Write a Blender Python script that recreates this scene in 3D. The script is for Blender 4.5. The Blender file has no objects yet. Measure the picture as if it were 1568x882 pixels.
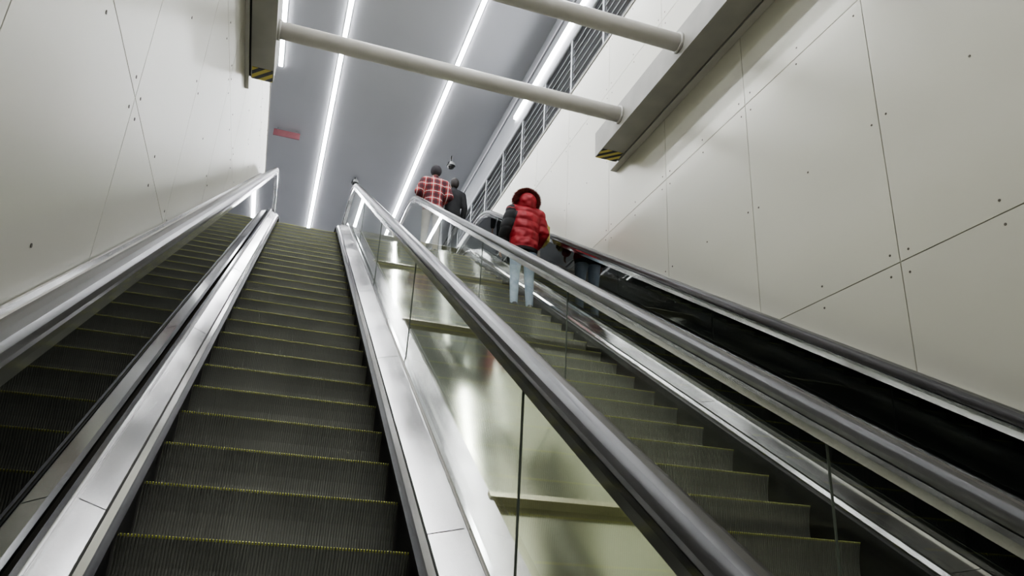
import bpy, bmesh, random
import numpy as np
from math import *
from mathutils import Vector, Matrix
random.seed(4)
SL=0.535; CS,SN=cos(SL),sin(SL)
scene=bpy.context.scene
try: scene.view_settings.look='AgX - Medium High Contrast'
except Exception as ex: print(ex)

# ------------------------------------------------------------------ materials
def new_mat(name):
    m=bpy.data.materials.new(name); m.use_nodes=True
    nt=m.node_tree; nt.nodes.clear()
    out=nt.nodes.new('ShaderNodeOutputMaterial')
    return m,nt,out
def pbr(name,c1,c2=None,rough=.5,metal=0,nscale=4,bump=0,bscale=20,r2=None,ior=1.5,stretch=(1,1,1),coat=0,detail=2):
    m,nt,out=new_mat(name)
    b=nt.nodes.new('ShaderNodeBsdfPrincipled')
    nt.links.new(b.outputs[0],out.inputs[0])
    b.inputs['Metallic'].default_value=metal; b.inputs['IOR'].default_value=ior
    b.inputs['Roughness'].default_value=rough
    b.inputs['Coat Weight'].default_value=coat
    tc=nt.nodes.new('ShaderNodeTexCoord'); mp=nt.nodes.new('ShaderNodeMapping')
    mp.inputs['Scale'].default_value=stretch
    nt.links.new(tc.outputs['Object'],mp.inputs[0])
    n=nt.nodes.new('ShaderNodeTexNoise'); n.inputs['Scale'].default_value=nscale; n.inputs['Detail'].default_value=detail
    nt.links.new(mp.outputs[0],n.inputs['Vector'])
    cr=nt.nodes.new('ShaderNodeValToRGB')
    cr.color_ramp.elements[0].position=.25; cr.color_ramp.elements[1].position=.75
    cr.color_ramp.interpolation='EASE'
    cr.color_ramp.elements[0].color=(*c1,1); cr.color_ramp.elements[1].color=(*(c2 or c1),1)
    nt.links.new(n.outputs['Fac'],cr.inputs[0]); nt.links.new(cr.outputs[0],b.inputs['Base Color'])
    if r2 is not None:
        mr=nt.nodes.new('ShaderNodeMapRange'); mr.interpolation_type='SMOOTHSTEP'; mr.inputs[1].default_value=.2; mr.inputs[2].default_value=.8
        mr.inputs[3].default_value=rough; mr.inputs[4].default_value=r2
        nt.links.new(n.outputs['Fac'],mr.inputs[0]); nt.links.new(mr.outputs[0],b.inputs['Roughness'])
    if bump:
        n2=nt.nodes.new('ShaderNodeTexNoise'); n2.inputs['Scale'].default_value=bscale; n2.inputs['Detail'].default_value=0
        nt.links.new(mp.outputs[0],n2.inputs['Vector'])
        bp=nt.nodes.new('ShaderNodeBump'); bp.inputs['Strength'].default_value=bump; bp.inputs['Distance'].default_value=.05
        nt.links.new(n2.outputs['Fac'],bp.inputs['Height']); nt.links.new(bp.outputs[0],b.inputs['Normal'])
    return m
def emis(name,c,s):
    m,nt,out=new_mat(name); e=nt.nodes.new('ShaderNodeEmission')
    e.inputs[0].default_value=(*c,1); e.inputs[1].default_value=s
    nt.links.new(e.outputs[0],out.inputs[0]); return m
def glass(name,tint):
    m,nt,out=new_mat(name)
    t=nt.nodes.new('ShaderNodeBsdfTransparent'); t.inputs[0].default_value=(*tint,1)
    g=nt.nodes.new('ShaderNodeBsdfGlossy'); g.inputs['Roughness'].default_value=.01
    g.inputs[0].default_value=(.95,.97,.95,1)
    ge=nt.nodes.new('ShaderNodeNewGeometry')
    mi=nt.nodes.new('ShaderNodeMapRange'); mi.inputs[3].default_value=1.5; mi.inputs[4].default_value=1/1.5
    nt.links.new(ge.outputs['Backfacing'],mi.inputs[0])
    f=nt.nodes.new('ShaderNodeFresnel'); nt.links.new(mi.outputs[0],f.inputs[0])
    mx=nt.nodes.new('ShaderNodeMixShader')
    nt.links.new(f.outputs[0],mx.inputs[0]); nt.links.new(t.outputs[0],mx.inputs[1]); nt.links.new(g.outputs[0],mx.inputs[2])
    nt.links.new(mx.outputs[0],out.inputs[0]); return m

M_panel=pbr('wall_panel_enamel',(.655,.64,.555),(.70,.685,.60),rough=.33,metal=.2,nscale=.5,bump=.035,bscale=.9,r2=.30)
M_joint=pbr('joint_dark',(.05,.05,.045),rough=.8)
M_screw=pbr('screw_steel',(.14,.13,.11),rough=.4,metal=.8)
M_ceil=pbr('ceiling_grey',(.45,.455,.48),(.48,.485,.51),rough=.75,nscale=.6)
M_bulk=pbr('bulkhead_grey',(.28,.285,.30),(.32,.325,.34),rough=.6,nscale=.8)
M_step=pbr('step_aluminium',(.30,.305,.275),(.37,.375,.34),rough=.42,metal=.55,nscale=3,r2=.34)
M_yel=pbr('step_yellow_edge',(.62,.64,.12),(.50,.52,.12),rough=.6,nscale=30)
M_skirt=pbr('skirt_black',(.01,.01,.011),rough=.5)
M_deck=pbr('deck_brushed_steel',(.54,.53,.52),(.68,.67,.65),rough=.13,metal=1,nscale=2.2,r2=.28,stretch=(1,.6,.6),bump=.02,bscale=3)
M_stain=pbr('stainless_sheet',(.47,.49,.35),(.55,.57,.42),rough=.08,metal=1,nscale=1.0,r2=.16,bump=.06,bscale=.8)
M_chrome=pbr('polished_steel',(.62,.62,.61),(.72,.72,.71),rough=.12,metal=1,nscale=2)
M_rib=pbr('rib_brass_steel',(.62,.60,.42),(.72,.70,.50),rough=.25,metal=.9,nscale=4)
M_rub=pbr('handrail_rubber',(.020,.018,.017),(.028,.025,.023),rough=.3,nscale=1,ior=1.38)
M_dkglass=pbr('black_glass',(.006,.007,.007),rough=.02,ior=1.6,nscale=2)
M_glass=glass('clear_glass',(.94,.965,.925))
M_seam=pbr('glass_seam',(.12,.14,.12),rough=.3)
M_beam=pbr('beam_paint',(.34,.33,.30),(.42,.41,.37),rough=.5,nscale=3)
M_tube=pbr('tube_paint',(.57,.55,.51),(.63,.61,.57),rough=.38,nscale=3)
M_plaster=pbr('rough_plaster',(.55,.54,.5),(.78,.77,.74),rough=.9,nscale=9,bump=.6,bscale=25)
M_rail=pbr('railing_steel',(.30,.31,.32),(.36,.37,.38),rough=.4,metal=.6)
M_floor=pbr('floor_granite',(.25,.25,.25),(.33,.33,.33),rough=.3,nscale=40)
M_light=emis('led_strip',(.95,.97,1.0),68)
M_red=pbr('sign_red',(.30,.11,.13),(.36,.15,.16),rough=.5)
M_camw=pbr('camera_housing',(.5,.5,.5),rough=.4)
M_camd=pbr('camera_dome',(.02,.02,.02),rough=.1)

def hazard():
    m,nt,out=new_mat('hazard_stripes'); b=nt.nodes.new('ShaderNodeBsdfPrincipled'); b.inputs['Roughness'].default_value=.5
    nt.links.new(b.outputs[0],out.inputs[0])
    tc=nt.nodes.new('ShaderNodeTexCoord'); s=nt.nodes.new('ShaderNodeSeparateXYZ'); nt.links.new(tc.outputs['Object'],s.inputs[0])
    a=nt.nodes.new('ShaderNodeMath'); a.operation='ADD'; nt.links.new(s.outputs[0],a.inputs[0]); nt.links.new(s.outputs[1],a.inputs[1])
    k=nt.nodes.new('ShaderNodeMath'); k.operation='MULTIPLY'; k.inputs[1].default_value=8; nt.links.new(a.outputs[0],k.inputs[0])
    f=nt.nodes.new('ShaderNodeMath'); f.operation='FRACT'; nt.links.new(k.outputs[0],f.inputs[0])
    g=nt.nodes.new('ShaderNodeMath'); g.operation='GREATER_THAN'; g.inputs[1].default_value=.5; nt.links.new(f.outputs[0],g.inputs[0])
    mx=nt.nodes.new('ShaderNodeMix'); mx.data_type='RGBA'; nt.links.new(g.outputs[0],mx.inputs[0])
    mx.inputs[6].default_value=(.62,.52,.12,1); mx.inputs[7].default_value=(.02,.02,.02,1)
    nt.links.new(mx.outputs[2],b.inputs['Base Color']); return m
M_haz=hazard()

# ------------------------------------------------------------------ mesh helpers
def mesh_obj(name,verts,faces,mats,fm=None,parent=None,smooth=False):
    me=bpy.data.meshes.new(name); me.from_pydata([tuple(v) for v in verts],[],faces)
    for m in (mats if isinstance(mats,list) else [mats]): me.materials.append(m)
    if fm is not None: me.polygons.foreach_set('material_index',fm)
    if smooth: me.polygons.foreach_set('use_smooth',[True]*len(me.polygons))
    me.update()
    o=bpy.data.objects.new(name,me); scene.collection.objects.link(o)
    if parent: o.parent=parent
    return o
def empty(name,loc=(0,0,0)):
    e=bpy.data.objects.new(name,None); e.location=loc; e.empty_display_size=.2
    scene.collection.objects.link(e); return e
class MB:
    def __init__(s): s.v=[];s.f=[];s.m=[]
    def box(s,x0,x1,y0,y1,z0,z1,m=0):
        i=len(s.v)
        s.v+=[(x,y,z) for z in (z0,z1) for y in (y0,y1) for x in (x0,x1)]
        for q in ((0,2,3,1),(4,5,7,6),(0,1,5,4),(2,6,7,3),(0,4,6,2),(1,3,7,5)):
            s.f.append(tuple(i+k for k in q)); s.m.append(m)
    def quad(s,a,b,c,d,m=0):
        i=len(s.v); s.v+=[a,b,c,d]; s.f.append((i,i+1,i+2,i+3)); s.m.append(m)
    def cyl(s,p,q,r,seg=16,m=0,cap=True):
        p=Vector(p);q=Vector(q);d=(q-p).normalized();a=d.orthogonal().normalized();b=d.cross(a)
        i=len(s.v)
        for c in (p,q):
            for k in range(seg):
                t=2*pi*k/seg; s.v.append(tuple(c+a*cos(t)*r+b*sin(t)*r))
        for k in range(seg):
            s.f.append((i+k,i+(k+1)%seg,i+seg+(k+1)%seg,i+seg+k)); s.m.append(m)
        if cap:
            s.f.append(tuple(i+k for k in range(seg))[::-1]); s.m.append(m)
            s.f.append(tuple(i+seg+k for k in range(seg))); s.m.append(m)
    def obj(s,name,mats,parent=None,smooth=False): return mesh_obj(name,s.v,s.f,mats,s.m,parent,smooth)

ST=13.3; R0=2.8
CY=ST*CS+R0*SN; CZ=ST*SN-R0*CS
S0=-3.2
def path(N,s0=S0,s1=None,horiz=1.3,newel=0,na=10,nS=2,foot=True):
    """list of (y,z,ny,nz)"""
    pts=[]
    for s in np.linspace(s0,ST,nS): pts.append((s*CS-N*SN,s*SN+N*CS,-SN,CS))
    R=R0+N
    for k in range(1,na+1):
        a=SL*(1-k/na); pts.append((CY-sin(a)*R,CZ+cos(a)*R,-sin(a),cos(a)))
    pts.append((CY+horiz,CZ+R,0,1))
    if newel:
        cy,cz=CY+horiz,CZ+R-newel
        for k in range(1,13):
            a=pi*k/12; pts.append((cy+sin(a)*newel,cz+cos(a)*newel,sin(a),cos(a)))
        pts.append((CY+horiz-.3,CZ+R-2*newel,0,-1))
    return pts
def sweep(mb,prof,pth,m=0,closed=True,caps=True):
    i=len(mb.v);n=len(prof)
    for (y,z,ny,nz) in pth:
        for (x,h) in prof: mb.v.append((x,y+ny*h,z+nz*h))
    for a in range(len(pth)-1):
        for k in range(n if closed else n-1):
            k2=(k+1)%n
            mb.f.append((i+a*n+k,i+a*n+k2,i+(a+1)*n+k2,i+(a+1)*n+k)); mb.m.append(m)
    if closed and caps:
        mb.f.append(tuple(i+k for k in range(n))); mb.m.append(m)
        mb.f.append(tuple(i+(len(pth)-1)*n+k for k in range(n))[::-1]); mb.m.append(m)

# ------------------------------------------------------------------ escalator
PITCH=.41
def noses():
    pts=[]
    k=-int((2.59-S0)/PITCH)
    s=2.59+k*PITCH
    while s<ST: pts.append((s*CS+1.4*SN,s*SN-1.4*CS)); s+=PITCH
    R=R0-1.4; y=pts[-1][0]
    while True:
        y+=PITCH*CS
        if y>CY: z=CZ+R
        else: z=CZ+sqrt(max(R*R-(CY-y)**2,0))
        pts.append((y,z))
        if y>CY+.7: break
    return pts
NOSE=noses()
def steps(name,x0,x1,parent):
    nr=92; w=(x1-x0)/nr; prof=[]
    for i in range(nr):
        a=x0+i*w; prof+=[(a,0),(a+w*.45,0),(a+w*.5,1),(a+w*.95,1)]
    prof.append((x1,1))
    P=len(prof);X=np.array([p[0] for p in prof]);D=np.array([p[1] for p in prof])*.010
    V=[];F=[];FM=[]
    rows=[]
    for k in range(len(NOSE)-1):
        y,z=NOSE[k]; zp=NOSE[k-1][1] if k else z-.209
        H=z-zp
        if H>.015:
            for t in (0,.25,.5,.75):
                rows.append((y+.014*sin(pi*t)+.02*(1-t),zp+H*t,1,0,0))
            rows.append((y+.003,z-.010,1,0,0))
        rows.append((y,z-.003,.7,-.7,1))
        rows.append((y+.003,z,.3,-.9,1))
        rows.append((y+.02,z,0,-1,0))
        rows.append((NOSE[k+1][0]+(.02 if NOSE[k+1][1]-z>.015 else 0),z,0,-1,0))
    for r,(y,z,ny,nz,m) in enumerate(rows):
        for i in range(P): V.append((X[i],y+ny*D[i],z+nz*D[i]))
    for r in range(len(rows)-1):
        m1=rows[r+1][4]
        for i in range(P-1):
            F.append((r*P+i,r*P+i+1,(r+1)*P+i+1,(r+1)*P+i))
            FM.append(1 if (m1 and i%4<2) else 0)
    return mesh_obj(name,V,F,[M_step,M_yel],FM,parent)

def rail_profile(cx):
    pr=[(-.022,-.035),(-.036,-.030),(-.041,-.012),(-.040,.008),(-.030,.024),(-.012,.031),(.012,.031),(.030,.024),(.040,.008),(.041,-.012),(.036,-.030),(.022,-.035)]
    return [(cx+x,n) for x,n in pr]
def box_prof(x0,x1,n0,n1): return [(x0,n0),(x1,n0),(x1,n1),(x0,n1)]

def escalator(name,sx0,sx1,gl,gr,left_dark,right_dark,joint_off):
    e=empty(name)
    steps('steps',sx0,sx1,e)
    mb=MB()
    for (x,g,sg) in ((sx0,gl,-1),(sx1,gr,1)):
        pth=path(-1.30)
        sweep(mb,box_prof(*sorted((x+sg*.004,x+sg*.03)),-.75,0.0),pth,0)
    mb.obj('skirt_panels',[M_skirt],e)
    mb=MB()
    for (x,g,sg) in ((sx0,gl,-1),(sx1,gr,1)):
        pth=path(-1.30)
        a=x+sg*.0;b=g-sg*.012
        prof=[(a,-.03),(a,.0),(a+sg*.025,.022),(b-sg*.03,.055),(b,.06),(b,-.03)]
        sweep(mb,prof,pth,0)
        sweep(mb,box_prof(*sorted((b-sg*.02,b)),.06,.085),pth,1)
        sweep(mb,box_prof(*sorted((a+sg*.020,a+sg*.026)),.018,.026),pth,2)
        s=-2.2
        while s<ST:
            q=[(t*CS+1.3*SN,t*SN-1.3*CS,-SN,CS) for t in (s-.0015,s+.0015)]
            sweep(mb,[(a+sg*.026,.0235),(b-sg*.03,.0562),(b-sg*.03,.0505),(a+sg*.026,.018)],q,2)
            s+=2.35
    mb.obj('inner_decks',[M_deck,M_chrome,M_joint],e)
    mb=MB()
    for (x,sg) in ((sx0,-1),(sx1,1)):
        sweep(mb,box_prof(*sorted((x-sg*.022,x+sg*.004)),-.045,-.02),path(-1.30),0)
    mb.obj('skirt_brushes',[M_skirt],e)
    for nm,g,dark,sg in (('balustrade_panel_left',gl,left_dark,-1),('balustrade_panel_right',gr,right_dark,1)):
        mb=MB()
        lo=path(-1.26,horiz=1.3);hi=path(-.61,horiz=1.3)
        cy=lo[-1][0];zl,zh=lo[-1][1],hi[-1][1];r=(zh-zl)/2;cz=(zh+zl)/2;n=14
        if dark:   # solid 10 mm panel
            sweep(mb,box_prof(*sorted((g,g+sg*.010)),0,.65),lo,0)
        else:
            for a in range(len(lo)-1):
                mb.quad((g,lo[a][0],lo[a][1]),(g,lo[a+1][0],lo[a+1][1]),(g,hi[a+1][0],hi[a+1][1]),(g,hi[a][0],hi[a][1]))
        i=len(mb.v)
        mb.v+=[(g,cy+sin(pi*k/n)*r,cz+cos(pi*k/n)*r) for k in range(n+1)]
        mb.f.append(tuple(range(i,i+n+1))); mb.m.append(0)
        o=mb.obj(nm,[M_dkglass if dark else M_glass],e)
        if dark:
            bm=bmesh.new(); bm.from_mesh(o.data); bmesh.ops.recalc_face_normals(bm,faces=bm.faces); bm.to_mesh(o.data); bm.free()
        if not dark:
            mb=MB()
            y=joint_off-4.8
            while y<11.5:
                zl=(y*SN-1.24)/CS; zh=(y*SN-.62)/CS
                mb.box(g-.004,g+.004,y-.0025,y+.0025,zl,zh)
                y+=2.42
            mb.obj(nm+'_seams',[M_seam],e)
    for nm,g in (('handrail_left',gl),('handrail_right',gr)):
        mb=MB(); sweep(mb,rail_profile(g),path(-.545,newel=.36,na=14),0)
        mb.obj(nm,[M_rub],e,smooth=True)
        mb=MB(); p=path(-.60,newel=.305,na=14)
        sweep(mb,[(g-.026,-.030),(g+.026,-.030),(g+.030,.0),(g+.030,.018),(g-.030,.018),(g-.030,.0)],p,0)
        mb.obj(nm+'_guide',[M_chrome],e)
    return e
main=escalator('escalator',-.42,.58,-.57,.78,True,False,2.27)
oth=escalator('escalator',1.97,2.97,1.83,3.20,False,True,2.1)

# outer trims / central decking
mb=MB()
p=path(-1.30)
sweep(mb,box_prof(.80,.93,-.05,.03),p,1)
sweep(mb,box_prof(1.68,1.81,-.05,.03),p,1)
prev=S0
edges=[-.49,2.86,6.21,9.56,12.91]
for e_ in edges+[None]:
    s1=(e_-.003) if e_ is not None else None
    if s1 is not None:
        q=[(s*CS+1.3*SN,s*SN-1.3*CS,-SN,CS) for s in (prev+.003,s1)]
        sweep(mb,box_prof(.935,1.675,-.03,0),q,0)
        prev=e_
    else:
        q=[(prev*CS+1.3*SN,prev*SN-1.3*CS,-SN,CS)]+p[1:]
        sweep(mb,box_prof(.935,1.675,-.03,0),q,0)
for s in edges:
    q=[(t*CS+1.3*SN,t*SN-1.3*CS,-SN,CS) for t in (s-.025,s+.025)]
    sweep(mb,box_prof(.92,1.69,-.01,.040),q,2)
sweep(mb,box_prof(.929,.936,-.04,-.002),p,3)
mb.obj('central_decking',[M_stain,M_deck,M_rib,M_joint])
mb=MB()
sweep(mb,box_prof(-.795,-.612,-.04,0),path(-.66),0)
sweep(mb,box_prof(-.795,-.785,0,.012),path(-.66),1)
mb.obj('outer_decking',[M_deck,M_chrome])
mb=MB()
sweep(mb,box_prof(3.243,3.445,-.04,0),path(-.58),0)
sweep(mb,box_prof(3.42,3.445,0,.03),path(-.58),1)
mb.obj('outer_decking',[M_rub,M_chrome])

# ------------------------------------------------------------------ walls
WL,WR,WT=-.80,3.45,6.86
def wall(name,x,sg,yend):
    mb=MB()
    mb.box(*sorted((x+sg*.02,x+sg*.18)),-5.0,yend,-4.2,WT-.01,1)
    ys=[3.24+1.367*k for k in range(-6,12)]
    zs=[-4.13,-2.10,-.07,1.96,3.99,6.02]
    ysl=[max(-5.0,y) for y in ys if y<yend]+[yend]
    zsl=[z for z in zs]+[WT]
    g=.0035
    for a in range(len(ysl)-1):
        for b in range(len(zsl)-1):
            y0,y1,z0,z1=ysl[a]+g,ysl[a+1]-g,zsl[b]+g,zsl[b+1]-g
            if y1-y0<.05: continue
            mb.box(*sorted((x,x+sg*.02)),y0,y1,z0,z1,0)
            yy=[y0+.07,(y0+y1)/2,y1-.07] if y1-y0>.9 else [y0+.07,y1-.07]
            H=z1-z0; zz=[z0+.07,z0+H*.5,z1-.07] if H>1.5 else [z0+.07,z1-.07]
            for i,yv in enumerate(yy):
                for j,zv in enumerate(zz):
                    yv2=yv+random.uniform(-.015,.015); zv2=zv+random.uniform(-.02,.02)
                    mb.cyl((x+sg*.005,yv2,zv2),(x-sg*.0025,yv2,zv2),.008,8,2)
    o=mb.obj(name,[M_panel,M_joint,M_screw]); return o
wall('wall_left',WL,-1,13.2)
wall('wall_right',WR,1,17.0)
mb=MB(); mb.box(WR-.01,WR+.25,-5,17,WT,WT+.04)
mb.obj('trim_1',[M_beam])
mb=MB(); mb.box(WL-.2,WL+.01,-5,13.2,WT,WT+.03)
mb.obj('trim_2',[M_beam])

def beam(name,xi,xm,xw):
    sg=1 if xw>xi else -1
    mb=MB()
    lo=4.71
    mb.box(*sorted((xi,xm)),-4,6.93,lo,lo+.02,0)
    mb.box(*sorted((xi,xi+sg*.015)),-4,6.93,lo+.02,lo+.30,0)
    mb.box(*sorted((xi,xm)),-4,6.93,lo+.30,lo+.32,0)
    mb.box(*sorted((xm-sg*.012,xm)),-4,6.93,lo+.02,lo+.30,0)
    mb.box(*sorted((xi+sg*.015,xm-sg*.012)),6.90,6.92,lo+.02,lo+.30,0)
    mb.box(*sorted((xm,xm+sg*.02)),-4,6.95,lo+.03,lo+.25,1)
    mb.box(*sorted((xm+sg*.02,xw)),-4,7.14,lo,lo+.02,2)
    mb.box(*sorted((xm+sg*.02,xm+sg*.035)),-4,7.14,lo+.02,lo+.28,2)
    mb.box(*sorted((xi+sg*.01,xm-sg*.01)),6.73,6.925,lo-.004,lo-.0005,3)
    mb.box(*sorted((xi+sg*.01,xm-sg*.01)),6.931,6.934,lo+.0,lo+.2,3)
    return mb.obj(name,[M_beam,M_joint,M_tube,M_haz])
beam('steel_beam',3.08,3.35,WR-.002)
beam('steel_beam',-.52,-.74,WL+.002)
for yt in (6.28,5.03,3.78,2.53,1.28,.03,-1.22):
    mb=MB(); mb.cyl((-.50,yt,4.87),(3.06,yt,4.87),.085,32,0)
    mb.cyl((3.055,yt,4.87),(3.079,yt,4.87),.10,32,0); mb.cyl((-.519,yt,4.87),(-.495,yt,4.87),.10,32,0)
    o=mb.obj('strut_tube',[M_tube],smooth=False)
    for pl in o.data.polygons: pl.use_smooth=len(pl.vertices)==4
mb=MB(); mb.box(3.36,3.44,-4,7.0,5.032,5.26); mb.obj('plaster_strip',[M_plaster])

# ------------------------------------------------------------------ upper level
CEIL=9.2
mb=MB(); mb.box(-9,3.59,-6,27,CEIL,CEIL+.2); mb.obj('ceiling',[M_ceil])
mb=MB()
mb.box(3.59,3.75,-6,27,8.10,CEIL+.2,0)
mb.box(3.56,3.59,-6,27,8.86,8.92,1); mb.box(3.57,3.59,-6,27,8.16,8.22,1)
mb.obj('bulkhead',[M_bulk,M_ceil])
mb=MB(); mb.box(3.75,9,-6,27,8.10,8.25); mb.obj('ceiling_mezzanine',[M_ceil])
FL=CZ+R0-1.4
mb=MB(); mb.box(-9,9,CY+.65,27,FL-.25,FL-.005); mb.obj('floor_upper',[M_floor])
mb=MB(); mb.box(-9,WL-.2,-6,CY+.65,FL-.25,FL-.005); mb.box(WR+.2,9,-6,17,WT-.25,WT-.02); mb.obj('floor_mezzanine',[M_floor])
mb=MB(); mb.box(-9,9,27,27.2,FL,CEIL+.2); mb.obj('wall_back',[M_ceil])
mb=MB(); mb.box(9,9.2,-6,27,FL-.2,CEIL+.2); mb.obj('wall_east',[M_ceil])
mb=MB(); mb.box(-9.2,-9,-6,27,FL-.2,CEIL+.2); mb.obj('wall_west',[M_ceil])
ZB=S0*SN-1.4*CS
mb=MB(); mb.box(-3,6,-10,-1.6,ZB-.2,ZB-.02); mb.obj('floor_lower',[M_floor])
mb=MB(); mb.box(3.62,4.0,16.0,16.5,WT,8.1); mb.obj('column',[M_bulk])

def strip(x,y0,y1,z,w=.072):
    e=MB()
    e.box(x-w/2,x+w/2,y0,y1,z-.025,z-.004,0)
    e.box(x-w/2-.012,x+w/2+.012,y0-.01,y1+.01,z-.012,z+.0,1)
    e.obj('linear_ceiling_light',[M_light,M_rail])
strip(.175,-5.5,26,CEIL)
strip(2.29,-5.5,26,CEIL)
strip(-.895,-5.5,12.9,CEIL)
strip(-4.0,-5.5,26,CEIL)
mb=MB(); mb.box(3.545,3.588,-5.5,11.85,8.48,8.53,0); mb.box(3.53,3.59,-5.5,11.86,8.53,8.55,1); mb.obj('linear_wall_light',[M_light,M_rail])

mb=MB(); xr=WR+.05
y=3.0
while y<16.5:
    mb.box(xr-.02,xr+.02,y-.03,y+.03,WT+.03,WT+1.05); y+=1.15
for z,r in ((WT+1.08,.03),(WT+.9,.011),(WT+.75,.011),(WT+.6,.011),(WT+.45,.011),(WT+.3,.011),(WT+.16,.011)):
    mb.cyl((xr,-4,z),(xr,16.6,z),r,10)
mb.obj('balcony_railing',[M_rail])

mb=MB(); mb.box(-.93,-.37,15.15,15.18,CEIL-.20,CEIL-.05,0); mb.cyl((-.85,15.165,CEIL-.05),(-.85,15.165,CEIL),.008,8,1); mb.cyl((-.45,15.165,CEIL-.05),(-.45,15.165,CEIL),.008,8,1)
mb.obj('hanging_sign',[M_red,M_rail])
def cam_dome(x,y,r,drop):
    bm=bmesh.new()
    bmesh.ops.create_cone(bm,cap_ends=True,segments=20,radius1=r,radius2=r*.8,depth=r*.8,matrix=Matrix.Translation((x,y,CEIL-drop)))
    bmesh.ops.create_cone(bm,cap_ends=True,segments=12,radius1=r*.25,radius2=r*.25,depth=drop-.002,matrix=Matrix.Translation((x,y,CEIL-drop/2-.001)))
    n=len(bm.faces)
    bmesh.ops.create_uvsphere(bm,u_segments=20,v_segments=12,radius=r*.85,matrix=Matrix.Translation((x,y,CEIL-drop-r*.4)))
    bm.faces.ensure_lookup_table()
    for i,f in enumerate(bm.faces): f.material_index=0 if i<n else 1; f.smooth=i>=n
    me=bpy.data.meshes.new('surveillance_camera'); bm.to_mesh(me); bm.free(); me.materials.append(M_camw); me.materials.append(M_camd)
    scene.collection.objects.link(bpy.data.objects.new('surveillance_camera',me))
cam_dome(3.0,14.8,.10,.22); cam_dome(1.05,16.7,.09,.12)

# ------------------------------------------------------------------ people
M_skin=pbr('skin',(.50,.30,.22),(.55,.34,.25),rough=.5,nscale=8)
M_jeans=pbr('light_jeans',(.40,.49,.60),(.52,.61,.71),rough=.9,nscale=14)
M_redj=pbr('red_puffer_fabric',(.25,.006,.014),(.33,.010,.02),rough=.58,nscale=10,bump=.6,bscale=14)
M_blk=pbr('black_fabric',(.012,.012,.014),(.02,.02,.022),rough=.8,nscale=10)
M_hair=pbr('dark_hair',(.015,.012,.010),(.03,.022,.018),rough=.6,nscale=60)
M_fur=pbr('fur_trim',(.08,.010,.010),(.20,.04,.03),rough=1,nscale=30)
M_shoe=pbr('shoe',(.05,.05,.05),(.08,.08,.08),rough=.6)
M_khaki=pbr('khaki_trousers',(.40,.37,.33),(.46,.43,.38),rough=.9,nscale=10)
M_beanie=pbr('beanie_knit',(.035,.032,.036),(.06,.055,.06),rough=.95,nscale=60,bump=.5,bscale=90)
M_bag=pbr('yellow_bag_fabric',(.42,.35,.10),(.5,.42,.14),rough=.7,nscale=10)
M_eye=pbr('eye',(.03,.02,.02),rough=.2); M_lip=pbr('lips',(.35,.12,.11),rough=.5)
def plaid():
    m,nt,out=new_mat('plaid_flannel'); b=nt.nodes.new('ShaderNodeBsdfPrincipled'); b.inputs['Roughness'].default_value=.9
    nt.links.new(b.outputs[0],out.inputs[0])
    tc=nt.nodes.new('ShaderNodeTexCoord'); s=nt.nodes.new('ShaderNodeSeparateXYZ'); nt.links.new(tc.outputs['Object'],s.inputs[0])
    def mask(sock,freq,off,th):
        k=nt.nodes.new('ShaderNodeMath'); k.operation='MULTIPLY_ADD'; k.inputs[1].default_value=freq; k.inputs[2].default_value=off; nt.links.new(sock,k.inputs[0])
        f=nt.nodes.new('ShaderNodeMath'); f.operation='FRACT'; nt.links.new(k.outputs[0],f.inputs[0])
        g=nt.nodes.new('ShaderNodeMath'); g.operation='LESS_THAN'; g.inputs[1].default_value=th; nt.links.new(f.outputs[0],g.inputs[0]); return g.outputs[0]
    def mix(fac,c1,c2,amt=1):
        if amt!=1:
            k=nt.nodes.new('ShaderNodeMath'); k.operation='MULTIPLY'; k.inputs[1].default_value=amt; nt.links.new(fac,k.inputs[0]); fac=k.outputs[0]
        mx=nt.nodes.new('ShaderNodeMix'); mx.data_type='RGBA'; nt.links.new(fac,mx.inputs[0])
        if isinstance(c1,tuple): mx.inputs[6].default_value=(*c1,1)
        else: nt.links.new(c1,mx.inputs[6])
        mx.inputs[7].default_value=(*c2,1); return mx.outputs[2]
    c=mix(mask(s.outputs[0],7,.1,.45),(.36,.055,.055),(.04,.018,.025),.75)
    c=mix(mask(s.outputs[2],7,.3,.45),c,(.04,.018,.025),.7)
    c=mix(mask(s.outputs[0],7,.4,.10),c,(.65,.56,.52),.7)
    c=mix(mask(s.outputs[2],7,.6,.10),c,(.65,.56,.52),.7)
    nt.links.new(c,b.inputs['Base Color']); return m
M_plaid=plaid()

def capsule(V,F,p,q,r1,r2,seg=14,ring=5):
    p=Vector(p);q=Vector(q);d=q-p;L=d.length;d.normalize();a=d.orthogonal().normalized();b=d.cross(a)
    rows=[]
    for k in range(ring+1):
        t=pi/2*(1-k/ring); rows.append((-sin(t)*r1,max(cos(t)*r1,1e-4)))
    for k in range(ring+1):
        t=pi/2*(k/ring); rows.append((L+sin(t)*r2,max(cos(t)*r2,1e-4)))
    i=len(V)
    for (h,r) in rows:
        for k in range(seg):
            t=2*pi*k/seg; V.append(p+d*h+a*cos(t)*r+b*sin(t)*r)
    for j in range(len(rows)-1):
        for k in range(seg):
            F.append((i+j*seg+k,i+j*seg+(k+1)%seg,i+(j+1)*seg+(k+1)%seg,i+(j+1)*seg+k))
    F.append(tuple(i+k for k in range(seg))[::-1]); F.append(tuple(i+(len(rows)-1)*seg+k for k in range(seg)))
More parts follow.
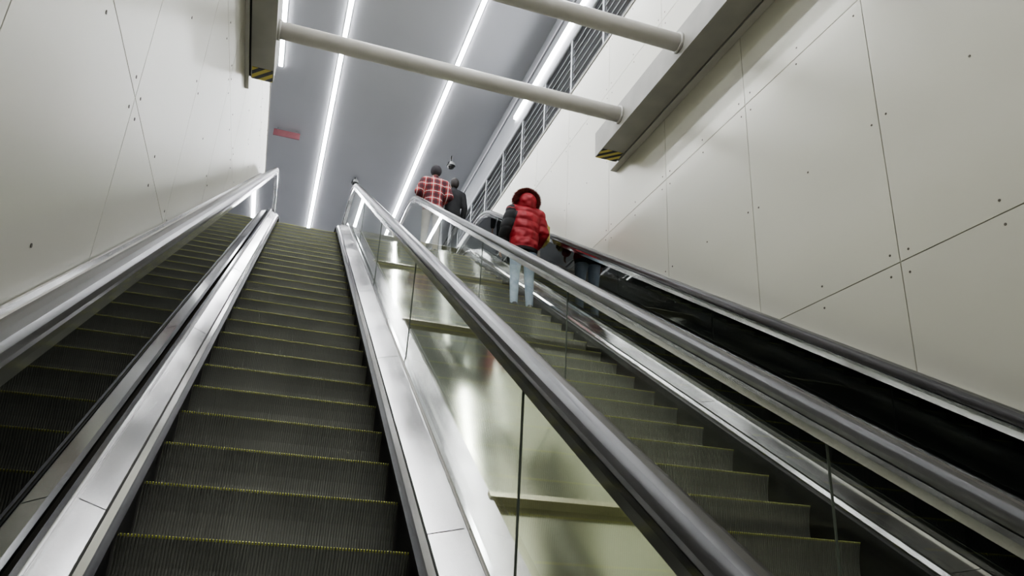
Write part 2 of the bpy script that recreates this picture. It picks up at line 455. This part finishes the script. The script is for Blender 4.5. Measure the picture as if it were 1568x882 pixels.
def loft(V,F,rings,seg=24):
    i=len(V)
    for (cx,cy,z,rx,ry) in rings:
        for k in range(seg):
            t=2*pi*k/seg; V.append(Vector((cx+rx*cos(t),cy+ry*sin(t),z)))
    for j in range(len(rings)-1):
        for k in range(seg):
            F.append((i+j*seg+k,i+j*seg+(k+1)%seg,i+(j+1)*seg+(k+1)%seg,i+(j+1)*seg+k))
    F.append(tuple(i+k for k in range(seg))[::-1]); F.append(tuple(i+(len(rings)-1)*seg+k for k in range(seg)))
def remesh(V,F,voxel=.012,sm=6):
    me=bpy.data.meshes.new('tmp'); me.from_pydata([tuple(v) for v in V],[],F); me.update()
    o=bpy.data.objects.new('tmp',me); scene.collection.objects.link(o)
    m=o.modifiers.new('r','REMESH'); m.mode='VOXEL'; m.voxel_size=voxel
    s=o.modifiers.new('s','SMOOTH'); s.iterations=sm; s.factor=.5
    dg=bpy.context.evaluated_depsgraph_get(); dg.update()
    res=bpy.data.meshes.new_from_object(o.evaluated_get(dg))
    bpy.data.objects.remove(o); return res
def ellip(name,c,r,mat,parent,rot=(0,0,0),disp=None,seg=28):
    bm=bmesh.new(); bmesh.ops.create_uvsphere(bm,u_segments=seg,v_segments=seg*2//3,radius=1)
    for v in bm.verts:
        co=Vector((v.co.x*r[0],v.co.y*r[1],v.co.z*r[2]))
        if disp: co=disp(co,v.co)
        v.co=co
    for f in bm.faces: f.smooth=True
    me=bpy.data.meshes.new(name); bm.to_mesh(me); bm.free(); me.materials.append(mat)
    o=bpy.data.objects.new(name,me); o.location=c; o.rotation_euler=rot; o.parent=parent; scene.collection.objects.link(o); return o

def person(name,loc,H,pose,mats,torso,infl=.02,quilt=0,yaw=0):
    e=empty(name,loc); e.rotation_euler=(0,0,yaw); k=H/1.70; 
    V=[];F=[];seg=[]
    S=lambda p:Vector(p)*k
    def bone(p,q,r1,r2,mi):
        p,q=S(p),S(q);r1*=k;r2*=k
        capsule(V,F,p,q,r1,r2); seg.append((p,q,r1,r2,mi))
    rings=[(0,0,z*k,rx*k,ry*k) for z,rx,ry in torso]
    loft(V,F,rings)
    zt=[t[0] for t in torso]; seg.append((S((0,0,zt[0]+.06)),S((0,0,zt[-1]-.05)),.15*k,.12*k,0))
    for sx in (-.1,.1): seg.append((S((sx,0,zt[0]+.03)),S((sx,0,zt[-1]-.1)),.10*k,.09*k,0))
    for s,nm in ((-1,'l'),(1,'r')):
        sh=(s*.185,-.005,1.385); el=pose[nm+'e']; wr=pose[nm+'w']
        bone(sh,el,.062+infl,.046+infl,1 if nm=='l' else 2)
        bone(el,wr,.046+infl,.034+infl*.8,1 if nm=='l' else 2)
        bone((s*.08,0,1.41),sh,.06+infl,.062+infl,0)
        hp=(s*.092,0,.90); kn=pose[nm+'k']; an=pose[nm+'a']
        bone(hp,kn,.098,.066,3); bone(kn,an,.066,.052,3)
        bone(an,(an[0]+s*.01,an[1]+.02,an[2]-.05),.045,.045,4)
        bone((an[0],an[1]-.04,an[2]-.055),(an[0]+s*.025,an[1]+.15,an[2]-.06),.036,.034,4)
    bone((0,0,.93),(0,0,1.0),.12,.12,3)
    bone((0,-.01,1.40),(0,.012,1.53),.058,.052,5)
    me=remesh(V,F,.012*k,5)
    n=len(me.vertices); co=np.empty(n*3); me.vertices.foreach_get('co',co); co=co.reshape(-1,3)
    no=np.array([v.normal[:] for v in me.vertices])
    if quilt:
        z=co[:,2]/k
        for kk in range(n):
            if .86<z[kk]<1.46:
                t=(z[kk]*8+.12*sin(co[kk][0]*9)+.2)%1
                co[kk]+=no[kk]*(.014*k*(abs(sin(pi*t))**.5-.6))
        me.vertices.foreach_set('co',co.reshape(-1))
    fc=np.array([p.center[:] for p in me.polygons])
    best=np.full(len(fc),1e9);mi=np.zeros(len(fc),int)
    for (p,q,r1,r2,m) in seg:
        p=np.array(p);q=np.array(q);d=q-p;t=np.clip(((fc-p)@d)/(d@d),0,1)
        dist=np.linalg.norm(fc-(p+t[:,None]*d),axis=1)-(r1+(r2-r1)*t)
        b=dist<best; best[b]=dist[b]; mi[b]=m
    hem=torso[0][0]*k
    z=fc[:,2]; core=np.abs(fc[:,0])<.21*k
    mi[(mi==3)&(z>hem)&core]=0; mi[(mi==0)&(z<hem-.005)]=3
    mi[(z>hem-.02*k)&(z<hem+.05*k)&((mi==0))]=6
    for m in (mats['body'],mats['l'],mats['r'],mats['leg'],M_shoe,M_skin,mats['hem']): me.materials.append(m)
    me.polygons.foreach_set('material_index',mi.astype(int).tolist()); me.polygons.foreach_set('use_smooth',[True]*len(me.polygons)); me.name='body'
    o=bpy.data.objects.new('body',me); o.parent=e; scene.collection.objects.link(o)
    for s,nm in ((-1,'l'),(1,'r')):
        el=Vector(pose[nm+'e']);wr=Vector(pose[nm+'w']);d=(wr-el).normalized()
        side=d.cross(Vector((s,0,0))).normalized()
        if side.y<0: side=-side
        nrm=d.cross(side).normalized()
        V=[];F=[]
        w=wr+d*.02
        for t in (-.022,-.007,.008,.022): capsule(V,F,(w+side*t*.8)*k,(w+side*t+d*.075)*k,.014*k,.012*k,10,3)
        pm=remesh(V,F,.006,3); V=[v.co.copy() for v in pm.vertices];F=[tuple(p.vertices) for p in pm.polygons]
        curl=nrm*(-s)
        if curl.x*s>0: curl=-curl
        for t,L in ((-.028,.030),(-.010,.038),(.008,.041),(.026,.037)):
            a=w+side*t+d*.08; b=a+d*L+curl*.008; c=b+d*L*.45+curl*L*.5
            capsule(V,F,a*k,b*k,.0095*k,.0085*k,8,3); capsule(V,F,b*k,c*k,.0085*k,.0075*k,8,3)
        a=w+side*.028+d*.02; b=a+side*.022+d*.03+curl*.01; c=b+d*.028+curl*.01
        capsule(V,F,a*k,b*k,.013*k,.010*k,8,3); capsule(V,F,b*k,c*k,.010*k,.008*k,8,3)
        mesh_obj('hand_'+nm,V,F,[M_skin],None,e,True)
    V=[];F=[]
    hz=1.605;hy=.018
    hr=[]
    for t in np.linspace(-.97,.97,13):
        c=sqrt(1-t*t); jaw=1-.18*max(0,-t)
        hr.append((0,(hy+.012*max(0,-t))*k,(hz+.113*t)*k,.075*c*jaw*k,.092*c*(1-.1*max(0,-t))*k))
    loft(V,F,hr,28)
    capsule(V,F,S((0,hy+.084,hz+.012)),S((0,hy+.104,hz-.02)),.009*k,.014*k)
    for s in (-1,1):
        capsule(V,F,S((s*.074,hy-.005,hz+.02)),S((s*.071,hy-.0,hz-.025)),.014*k,.010*k)
    hm=remesh(V,F,.007,3); hm.materials.append(M_skin); hm.name='head'
    hm.polygons.foreach_set('use_smooth',[True]*len(hm.polygons))
    h=bpy.data.objects.new('head',hm); h.parent=e; scene.collection.objects.link(h)
    for s in (-1,1): ellip('eye_%d'%(1 if s<0 else 2),S((s*.031,hy+.082,hz+.008)),(.012*k,.008*k,.007*k),M_eye,e,seg=12)
    ellip('mouth',S((0,hy+.088,hz-.052)),(.024*k,.008*k,.007*k),M_lip,e,seg=12)
    return e,k,hz,hy

stand=dict(le=(-.25,-.03,1.12),lw=(-.26,.06,.88),re=(.25,-.03,1.12),rw=(.26,.06,.88),lk=(-.10,.02,.49),la=(-.105,-.02,.10),rk=(.10,.025,.49),ra=(.115,-.0,.10))
puffer=[(.80,.185,.145),(.90,.20,.155),(1.02,.195,.15),(1.15,.20,.155),(1.28,.215,.155),(1.38,.20,.14),(1.45,.12,.10),(1.49,.07,.07)]
shirt=[(.80,.175,.13),(.92,.18,.135),(1.05,.165,.125),(1.18,.18,.13),(1.30,.20,.135),(1.39,.18,.115),(1.45,.10,.08),(1.49,.06,.06)]

def tread_z(y):
    for k in range(len(NOSE)-1):
        if NOSE[k][0]<=y<NOSE[k+1][0]: return NOSE[k][1],NOSE[k][0]
    return FL,y
py=8.50; tz,ty=tread_z(py); 
pose=dict(stand); pose.update(re=(.27,.0,1.13),rw=(.24,.20,1.02),le=(-.27,-.02,1.12),lw=(-.27,.12,.92))
e,k,hz,hy=person('person_in_red_puffer_jacket',(2.75,ty+.17,tz),1.66,pose,dict(body=M_redj,l=M_blk,r=M_redj,leg=M_jeans,hem=M_blk),puffer,infl=.030,quilt=1)
def hd(co,u):
    if u.y>.35: co=Vector((co.x,co.y*.72,co.z))
    return co
ellip('hood',(0,(-.01)*k,1.545*k),(.15*k,.145*k,.145*k),M_redj,e,disp=hd)
V=[];F=[]
for i in range(5200):
    a=random.uniform(-.35,pi+.35); u=random.uniform(-1,1)
    n0=Vector((cos(a),-.55*(.5+.5*sin(a))+u*.45,max(sin(a),-.3)))
    n0.normalize()
    c=Vector((n0.x*.145,n0.y*.14-.005,1.56+n0.z*.135))*k
    d=n0+Vector((random.gauss(0,.35),random.gauss(0,.35),random.gauss(0,.35))); d.normalize()
    L=random.uniform(.03,.075); s=d.orthogonal().normalized()*.004; t=d.cross(s)
    j=len(V); V+=[c+s,c-s*.5+t,c-s*.5-t,c+d*L]; F+=[(j,j+1,j+3),(j+1,j+2,j+3),(j+2,j,j+3)]
mesh_obj('hood_fur_trim',V,F,[M_fur],None,e)
bm=bmesh.new(); bmesh.ops.create_cube(bm,size=1,matrix=Matrix.Translation((.33*k,.14*k,1.18*k))@Matrix.Diagonal((.10,.22,.28,1)))
bmesh.ops.bevel(bm,geom=bm.edges[:],offset=.03,segments=3,affect='EDGES')
me=bpy.data.meshes.new('shoulder_bag'); bm.to_mesh(me); bm.free(); me.materials.append(M_bag)
o=bpy.data.objects.new('shoulder_bag',me); o.parent=e; scene.collection.objects.link(o)

py=12.15; tz,ty=tread_z(py)
pose=dict(stand); pose.update(le=(-.29,-.04,1.14),lw=(-.17,.17,1.08),re=(.28,-.04,1.14),rw=(.17,.17,1.08))
e,k,hz,hy=person('person_in_plaid_shirt',(2.22,ty+.17,tz),1.76,pose,dict(body=M_plaid,l=M_plaid,r=M_plaid,leg=M_khaki,hem=M_plaid),shirt,infl=.026)
ellip('beanie',(0,(hy-.008)*k,(hz+.035)*k),(.10*k,.115*k,.115*k),M_beanie,e,disp=lambda c,u:Vector((c.x,c.y,max(c.z,-.085+ (.08 if u.y>.3 else -.02)))))
py=12.55; tz,ty=tread_z(py)
e,k,hz,hy=person('person_in_dark_jacket',(2.66,ty+.15,tz),1.62,stand,dict(body=M_blk,l=M_blk,r=M_blk,leg=M_blk,hem=M_blk),shirt,infl=.02,yaw=.2)
ellip('hair',(0,(hy-.018)*k,(hz+.01)*k),(.09*k,.098*k,.125*k),M_hair,e,disp=lambda c,u:Vector((c.x,c.y*(.45 if u.y>0 and u.z<.5 else 1),c.z)))

# ------------------------------------------------------------------ world & camera
w=bpy.data.worlds.new('World'); scene.world=w; w.use_nodes=True
bg=w.node_tree.nodes['Background']; bg.inputs[0].default_value=(.88,.86,.80,1); bg.inputs[1].default_value=.24
cd=bpy.data.cameras.new('camera'); cam=bpy.data.objects.new('camera',cd); scene.collection.objects.link(cam)
cd.sensor_width=36; cd.lens=1157.3/1568*36; cd.clip_start=.02; cd.clip_end=200
a,b,c=-0.3815,0.3025,-0.0551
Rx=Matrix(((1,0,0),(0,cos(a),-sin(a)),(0,sin(a),cos(a))))
Ry=Matrix(((cos(b),0,sin(b)),(0,1,0),(-sin(b),0,cos(b))))
Rz=Matrix(((cos(c),-sin(c),0),(sin(c),cos(c),0),(0,0,1)))
Mw=Rz@Rx@Ry@Matrix(((1,0,0),(0,0,1),(0,-1,0)))
cam.matrix_world=Mw.transposed().to_4x4()
scene.camera=cam
